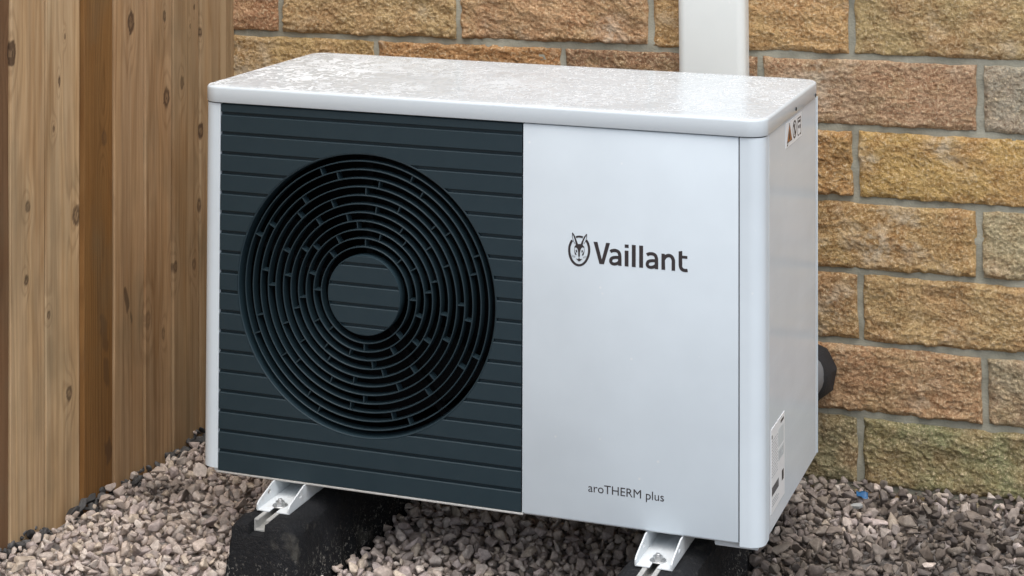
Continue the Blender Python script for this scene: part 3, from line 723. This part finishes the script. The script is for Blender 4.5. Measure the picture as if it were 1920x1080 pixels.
# ---- feet: folded U brackets with tapering cheeks, bolt and washer
def bracket(xc, ydir):
    """U-shaped foot; ydir=-1 sticks out in front, +1 behind"""
    b = MB(); w = .0335; t = .0028; zb, zt = -.0365, -.0042; y0 = -.070 if ydir < 0 else PD + .05; y1 = .11 if ydir < 0 else PD - .13
    sg = 1 if ydir < 0 else -1
    yl = [y0, y0 + sg * .004, y1]
    # base plate with a slot cut from the front edge
    b.bbox((xc - w, min(y0, y1), zb), (xc - .007, max(y0, y1), zb + t), .0008, 2); b.bbox((xc + .007, min(y0, y1), zb + .00004), (xc + w, max(y0, y1), zb + t), .0008, 2)
    b.box((xc - .0072, min(y0 + sg * .022, y1), zb + .0002), (xc + .0072, max(y0 + sg * .022, y1), zb + t - .0002))
    for s in (-1, 1):
        xa = xc + s * w; xb = xa - s * t
        prof = [(y0 + sg * .001, zb + .0004), (y0 - sg * .0006, zb + .004), (y0, zb + .011), (y0 + sg * .006, zb + .016), (y0 + sg * .062, zt), (y1, zt), (y1, zb + .0004)]
        n = 14; hy, hz, hr = y0 + sg * .047, zb + .019, .0042
        hole = [(hy + hr * 1.5 * math.cos(2 * pi * k / n), hz + hr * math.sin(2 * pi * k / n)) for k in range(n)]
        bm = bmesh.new()
        ov = [bm.verts.new((xa, y, z)) for y, z in prof]; hv = [bm.verts.new((xa, y, z)) for y, z in hole]
        es = [bm.edges.new((ov[i], ov[(i + 1) % len(ov)])) for i in range(len(ov))] + [bm.edges.new((hv[i], hv[(i + 1) % n])) for i in range(n)]
        bmesh.ops.triangle_fill(bm, edges=es, use_beauty=True)
        r = bmesh.ops.extrude_face_region(bm, geom=bm.faces[:]); bmesh.ops.translate(bm, verts=[v for v in r['geom'] if isinstance(v, bmesh.types.BMVert)], vec=(xb - xa, 0, 0))
        bm.verts.index_update(); b.add([v.co[:] for v in bm.verts], [[v.index for v in f.verts] for f in bm.faces]); bm.free()
    o = b.build('mounting_bracket', M_BRK, pump)
    bl = MB(); yb = y0 + sg * .030
    bl.lathe([(.0001, .0018), (.0138, .0018), (.0145, .0012), (.0145, 0)], (xc, yb, zb + t), 28, 'z')
    bl.prism([(xc + .0088 * math.cos(R_(60 * k + 12)), yb + .0088 * math.sin(R_(60 * k + 12))) for k in range(6)], 'z', zb + t + .0018, zb + t + .0085)
    bl.lathe([(.0001, .0125), (.0035, .0125), (.0042, .0118), (.0042, .008)], (xc, yb, zb + t), 14, 'z')
    bl.build('bolt', M_ZINC, o)
    return o
bracket(.1945, -1); bracket(.924, -1); bracket(.1945, 1); bracket(.924, 1)

# ------------------------------------------------------------------ rubber bearers with channel rail
def bearer(x, label, zt):
    root = tag(empty('rubber_bearer', (x, .20, GZ - .02)), label, 'support block', 'rubber support blocks under the heat pump')
    H = zt - (GZ - .02); mb = MB(); n = 34; L0, L1 = -.325, .36
    prof = []
    for i in range(21):
        t = i / 20
        prof.append(t)
    # trapezoid with rounded shoulders, front end slightly battered
    sec = [(-.088, -.03), (-.070, H * .90), (-.060, H * .975), (-.050, H)] 
    sec = [(a * .78, b) for a, b in sec]; sec = sec + [(-.034, H + .0005), (-.017, H), (-.0165, H - .021), (.0165, H - .021), (.017, H), (.034, H + .0005)] + [(-a * 1.34, b) for a, b in sec[::-1]]
    # densify
    S2 = []
    for (a, b), (c, d) in zip(sec[:-1], sec[1:]):
        k = max(1, int(math.hypot(c - a, d - b) / .008))
        S2 += [(a + (c - a) * i / k, b + (d - b) * i / k) for i in range(k)]
    S2.append(sec[-1]); m = len(S2)
    ysx = [L0 + .0] + list(np.linspace(L0 + .006, L1 - .006, 70)) + [L1]
    vs = []
    for j, y in enumerate(ysx):
        ins = .006 if j in (0, len(ysx) - 1) else 0
        for (a, b) in S2:
            rail = abs(a) < .0175
            q = 0 if rail else .0042 * float(vnoise(np.array(y * 30 + x * 9), np.array(b * 30 + a * 40), 5)) + .0015 * float(vnoise(np.array(y * 110), np.array(b * 90 + a * 130), 6))
            fw = -.02 * (1 - b / H) if j < 2 else (.02 * (1 - b / H) if j > len(ysx) - 3 else 0)
            vs.append((a * (1 - ins / .09) + (q if abs(a) > .03 else 0) * (1 if a > 0 else -1), y + fw, b - (ins if not rail and b > H * .9 else 0) + (q * .6 if b > H * .9 and not rail else 0)))
    fs = [(j * m + i, j * m + i + 1, (j + 1) * m + i + 1, (j + 1) * m + i) for j in range(len(ysx) - 1) for i in range(m - 1)]
    fs += [tuple(range(m - 1, -1, -1)), tuple((len(ysx) - 1) * m + i for i in range(m))]
    mb.add(vs, fs, True); mb.build('body', M_RUBBER, root)
    r = MB(); zt_, zb_ = H + .0008, H - .0205; y0, y1 = L0 + .019, L1 - .02; t = .0026
    r.box((-.0160, y0, zb_), (.0160, y1, zb_ + t)); r.box((-.0160, y0 + .0002, zb_ + t), (-.0160 + t, y1, zt_ - t)); r.box((.0160 - t, y0 + .0002, zb_ + t), (.0160, y1, zt_ - t))
    r.box((-.0160, y0, zt_ - t), (-.0075, y1, zt_)); r.box((.0075, y0, zt_ - t), (.0160, y1, zt_)); r.build('channel_rail', M_ALU, root)
    return root
def base_z(x): return -.0365 - math.tan(PUMP_TILT) * x - .0012
bearer(.1905, 'black recycled rubber block under the fan grille end of the unit', base_z(.1905))
bearer(.920, 'black recycled rubber block under the plain white end of the unit', base_z(.92))

# ------------------------------------------------------------------ trunking, pipe elbow
tk = MB(); q = [(x, y) for x, y in rrect(.760, .728, .908, .7895, .019, 8)]
n = len(q); tk.add([(x, y, -.14) for x, y in q] + [(x, y, 2.3) for x, y in q], [(i, (i + 1) % n, n + (i + 1) % n, n + i) for i in range(n)], True)
tk.add([(x, y, 2.3) for x, y in q], [tuple(range(n))])
# mounting shoes against the stone
for z in (0.05, 1.1, 2.0): tk.bbox((.775, .7885, z), (.893, .799, z + .05), .002, 1)
tag(tk.build('pipe_cover', M_PVC), 'cream plastic pipe trunking running up the stone wall behind the unit', 'pipe cover')
pp = tag(empty('insulated_pipe', (1.02, .51, .075)), 'black foam lagged pipe elbow between the white unit and the stone wall', 'pipe')
def PP(mb, name, mat):
    mb.v = [(x - 1.02, y - .51, z - .09) for x, y, z in mb.v]; return mb.build(name, mat, pp)
path = [(1.015, .503, .100), (1.018, .56, .100), (1.022, .61, .098), (1.028, .655, .094), (1.030, .70, .090), (1.030, .745, .088), (1.030, .785, .088)]
PP(MB().tube(path, [.045, .046, .047, .048, .049, .050, .050], 26), 'lagging', M_FOAM)
PP(MB().tube([(1.0265, .640, .099), (1.0285, .662, .097), (1.030, .692, .095)], [.0500, .0515, .0505], 26), 'tape_band', M_TAPE)
fl = MB(); fl.tube([(1.026, .672, .092), (1.029, .690, .090), (1.030, .752, .084), (1.030, .784, .082)], [.050, .0585, .0645, .058], 9); PP(fl, 'collar', M_FOAM)
fl = MB(); fl.tube([(1.012, .60, .155), (1.02, .66, .140), (1.028, .705, .125)], [.020, .026, .022], 10); PP(fl, 'wrap', M_FOAM)
fl = MB(); fl.tube([(1.020, .60, .062), (1.030, .66, .058), (1.040, .70, .02)], [.028, .036, .020], 10); PP(fl, 'wrap', M_FOAM)

# ------------------------------------------------------------------ gravel
def rock(seed, npts=13):
    r = np.random.default_rng(seed)
    p = r.normal(size=(npts, 3)); p /= np.linalg.norm(p, axis=1)[:, None]; p *= r.uniform(.82, 1.05, (npts, 1))
    p *= np.array([1.15, .85, .62]) * r.uniform(.85, 1.15, 3)
    bm = bmesh.new(); [bm.verts.new(v) for v in p]
    bmesh.ops.convex_hull(bm, input=bm.verts); bmesh.ops.dissolve_limit(bm, angle_limit=R_(16), verts=bm.verts, edges=bm.edges)
    bmesh.ops.delete(bm, geom=[v for v in bm.verts if not v.link_faces], context='VERTS')
    bmesh.ops.bevel(bm, geom=bm.edges[:], offset=.075, segments=1, affect='EDGES', profile=.5)
    bmesh.ops.triangulate(bm, faces=bm.faces); bmesh.ops.recalc_face_normals(bm, faces=bm.faces)
    bm.verts.index_update(); v = np.array([x.co[:] for x in bm.verts]); f = np.array([[x.index for x in q.verts] for q in bm.faces]); bm.free()
    return v, f
ROCKS = [rock(100 + i, 9 + i % 5) for i in range(18)]
X0, X1, Y0, Y1, HG = -.372, 2.15, -.92, .785, .003
hx, hy = int((X1 - X0) / HG), int((Y1 - Y0) / HG)
gxx, gyy = np.meshgrid(X0 + (np.arange(hx) + .5) * HG, Y0 + (np.arange(hy) + .5) * HG, indexing='ij')
LEVEL = gravel_level(gxx, gyy); LEVEL = LEVEL + .006 * fbm(gxx * 6, gyy * 6, 3, 3)
hm = LEVEL - .032; owner = np.full((hx, hy), -1)
def in_bearer(x, y, m):
    for bx in (.1905, .920):
        if abs(x - bx) < .088 + m * .5 and -.145 - m * .5 < y < .58 + m * .5: return True
    return False
stones = []
NTRY = 33000
cx_ = rng.uniform(X0 + .006, X1, NTRY); cy_ = rng.uniform(Y0, Y1 - .004, NTRY)
sz = np.clip(rng.lognormal(math.log(.0126), .27, NTRY), .0062, .0205)
DRYC = Vector((1.172, .543)); DARKC = Vector((-.246, .276))
for i in range(NTRY):
    x, y, s = cx_[i], cy_[i], sz[i]
    if i > NTRY * .72: s *= .72
    if x - X0 < s * .9 or Y1 - y < s * .7: 
        if rng.random() < .5: continue
    if in_bearer(x, y, s): continue
    ia, ib = max(0, int((x - s - X0) / HG)), min(hx, int((x + s - X0) / HG) + 1); ja, jb = max(0, int((y - s - Y0) / HG)), min(hy, int((y + s - Y0) / HG) + 1)
    if ib - ia < 2 or jb - ja < 2: continue
    d2 = ((gxx[ia:ib, ja:jb] - x) ** 2 + (gyy[ia:ib, ja:jb] - y) ** 2) / (s * s); inside = d2 < .8
    if inside.sum() < 3: continue
    sub = hm[ia:ib, ja:jb]; base = np.percentile(sub[inside], 55)
    ic, jc = min(hx - 1, int((x - X0) / HG)), min(hy - 1, int((y - Y0) / HG))
    if base > LEVEL[ic, jc] - .006: continue
    zc = base + .42 * s
    top = zc + .68 * s * np.sqrt(np.clip(1 - d2, 0, 1)); up = (top > sub) & (d2 < 1)
    sub[up] = top[up]; owner[ia:ib, ja:jb][up] = len(stones)
    if rng.random() < .55: q = Quaternion((0, 0, 1), rng.uniform(0, 6.28)) @ Quaternion((1, 0, 0), rng.normal(0, .5)) @ Quaternion((0, 1, 0), rng.normal(0, .5))
    else: q = Quaternion(Vector(rng.normal(size=3)).normalized(), rng.uniform(0, 6.28))
    stones.append((x, y, zc, s, q, int(rng.integers(0, len(ROCKS)))))
st_ = np.array([(a, b, c, d) for a, b, c, d, _, _ in stones])
PALETTE = np.array([(.40, .345, .30), (.36, .305, .265), (.43, .38, .335), (.345, .30, .275), (.39, .33, .28), (.31, .265, .235), (.42, .36, .29), (.37, .315, .29), (.46, .41, .36)])
WET_SHADE = np.array([(.165, .137, .118), (.145, .122, .108), (.19, .16, .135), (.125, .107, .097), (.175, .145, .12), (.205, .178, .15)])
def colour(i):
    x, y, z, s = st_[i]; dry = np.array((1.39, 1.39, 1.41)) * PALETTE[rng.integers(len(PALETTE))] * rng.uniform(.85, 1.12); wet = np.array((.86, .85, .845)) * WET_SHADE[rng.integers(len(WET_SHADE))] * rng.uniform(.85, 1.15)
    w = np.clip((x - .62 - .45 * (y + .1)) / .5 + .5, 0, 1) * .97                 # right-hand side: rain-wet, with some of the shade by the wall put into the colour
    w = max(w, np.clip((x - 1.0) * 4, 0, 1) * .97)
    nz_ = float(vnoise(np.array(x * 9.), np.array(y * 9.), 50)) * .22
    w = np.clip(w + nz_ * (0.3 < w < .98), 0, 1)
    w = max(w, .85 * float(np.clip(1.4 - math.hypot((x - DARKC.x) / .085, (y - DARKC.y) / .05), 0, 1)))   # a darker brown patch
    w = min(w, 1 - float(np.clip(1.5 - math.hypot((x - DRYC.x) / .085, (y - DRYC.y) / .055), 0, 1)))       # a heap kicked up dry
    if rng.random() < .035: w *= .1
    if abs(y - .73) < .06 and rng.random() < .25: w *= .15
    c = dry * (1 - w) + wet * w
    if x < X0 + .040 - .008 * math.sin(y * 30) and rng.random() < .9: c = np.array([.085, .085, .085]) * rng.uniform(.6, 1.5)   # dark slate chippings along the fence
    return c
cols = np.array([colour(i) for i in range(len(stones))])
# which stones show largest in the picture
P3 = st_[:, :3] - np.array(CAM); Rm = np.array([RIGHT, UP, FWD]); Q = P3 @ Rm.T
px = 960 + FPX * Q[:, 0] / Q[:, 2]; py = -485.94 - FPX * Q[:, 1] / Q[:, 2]
cnt_ = np.bincount(owner[owner >= 0].ravel(), minlength=len(stones)).astype(float)
vis = (px > 8) & (px < 1912) & (py < 1072)
hid = (px > 385) & (px < 1442) & (py < 880 + (px - 410) * .1417 + 8) | (px >= 1442) & (px < 1535) & (py < 1018 - (px - 1440) * 1.83 + 10)
cnt_[~vis | hid] = 0
big = set(np.argsort(-cnt_)[:300].tolist())
# the rest: one loose mass
VV, FF, CC, off = [], [], [], 0
for i, (x, y, z, s, q, k) in enumerate(stones):
    if i in big: continue
    v, f = ROCKS[k]; w = v @ np.array(q.to_matrix()).T * s + np.array((x, y, z))
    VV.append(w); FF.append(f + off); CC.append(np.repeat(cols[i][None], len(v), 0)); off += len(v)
VV, FF, CC = np.concatenate(VV), np.concatenate(FF), np.concatenate(CC)
me = bpy.data.meshes.new('gravel'); me.vertices.add(len(VV)); me.vertices.foreach_set('co', VV.ravel().astype(np.float32))
me.loops.add(len(FF) * 3); me.loops.foreach_set('vertex_index', FF.ravel().astype(np.int32))
me.polygons.add(len(FF)); me.polygons.foreach_set('loop_start', np.arange(0, len(FF) * 3, 3, dtype=np.int32))
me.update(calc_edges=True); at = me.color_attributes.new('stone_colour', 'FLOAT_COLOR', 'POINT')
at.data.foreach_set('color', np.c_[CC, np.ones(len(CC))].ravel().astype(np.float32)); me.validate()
me.materials.append(M_GLOOSE); tag(link('gravel', me, ground), kind='stuff')
rock_me = []
for v, f in ROCKS:
    m_ = bpy.data.meshes.new('stone'); m_.from_pydata(v.tolist(), [], f.tolist()); m_.materials.append(M_GSTONE); rock_me.append(m_)
for i in sorted(big):
    x, y, z, s, q, k = stones[i]; o = link('stone', rock_me[k], ground); o.location = (x, y, z); o.scale = (s, s, s)
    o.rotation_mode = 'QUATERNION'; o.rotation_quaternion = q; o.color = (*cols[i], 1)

# ------------------------------------------------------------------ litter on the gravel
def top_at(x, y): return float(hm[min(hx - 1, int((x - X0) / HG)), min(hy - 1, int((y - Y0) / HG))])
sc = MB(); vs = []
for i in range(6):
    for j in range(5): vs.append(((i - 2.5) * .0048, (j - 2) * .0045, .004 + .003 * math.sin(i * 1.3 + j * .8) + .002 * math.cos(j * 2.1)))
sc.add(vs, [(i * 5 + j, (i + 1) * 5 + j, (i + 1) * 5 + j + 1, i * 5 + j + 1) for i in range(5) for j in range(4)], True)
o = sc.build('plastic_scrap', m_plain('blue_plastic', (0.02, 0.11, 0.26), 0.35, var=.3)); o.location = (1.155, .672, top_at(1.155, .672) + .001); o.rotation_euler = (.5, .2, .4)
o.modifiers.new('thickness', 'SOLIDIFY').thickness = .001
tag(o, 'crumpled scrap of blue plastic among the stones at the wall foot', 'litter')
ch = MB(); ch.prism([(-.016, -.002), (.006, -.006), (.014, -.002), (.010, .005), (-.004, .004)], 'z', 0, .006)
o = ch.build('mortar_flake', m_plain('pale_mortar', (0.36, 0.37, 0.36), 0.85, bump=.3)); o.location = (1.152, .628, top_at(1.152, .628) + .001); o.rotation_euler = (.35, -.1, .2)
tag(o, 'flat pale grey flake lying in front of the blue scrap', 'flake')
wt = MB(); wt.tube([(-.002, 0, -.004), (0, 0, .006), (.003, .001, .013), (.007, .001, .017)], [.0016, .0019, .0018, .0012], 8)
o = wt.build('plastic_offcut', m_plain('white_plastic', (0.8, 0.8, 0.78), 0.4)); o.location = (-.309, .237, top_at(-.309, .237) + .002)
tag(o, 'tiny curved white plastic offcut upright in the gravel by the fence', 'litter')
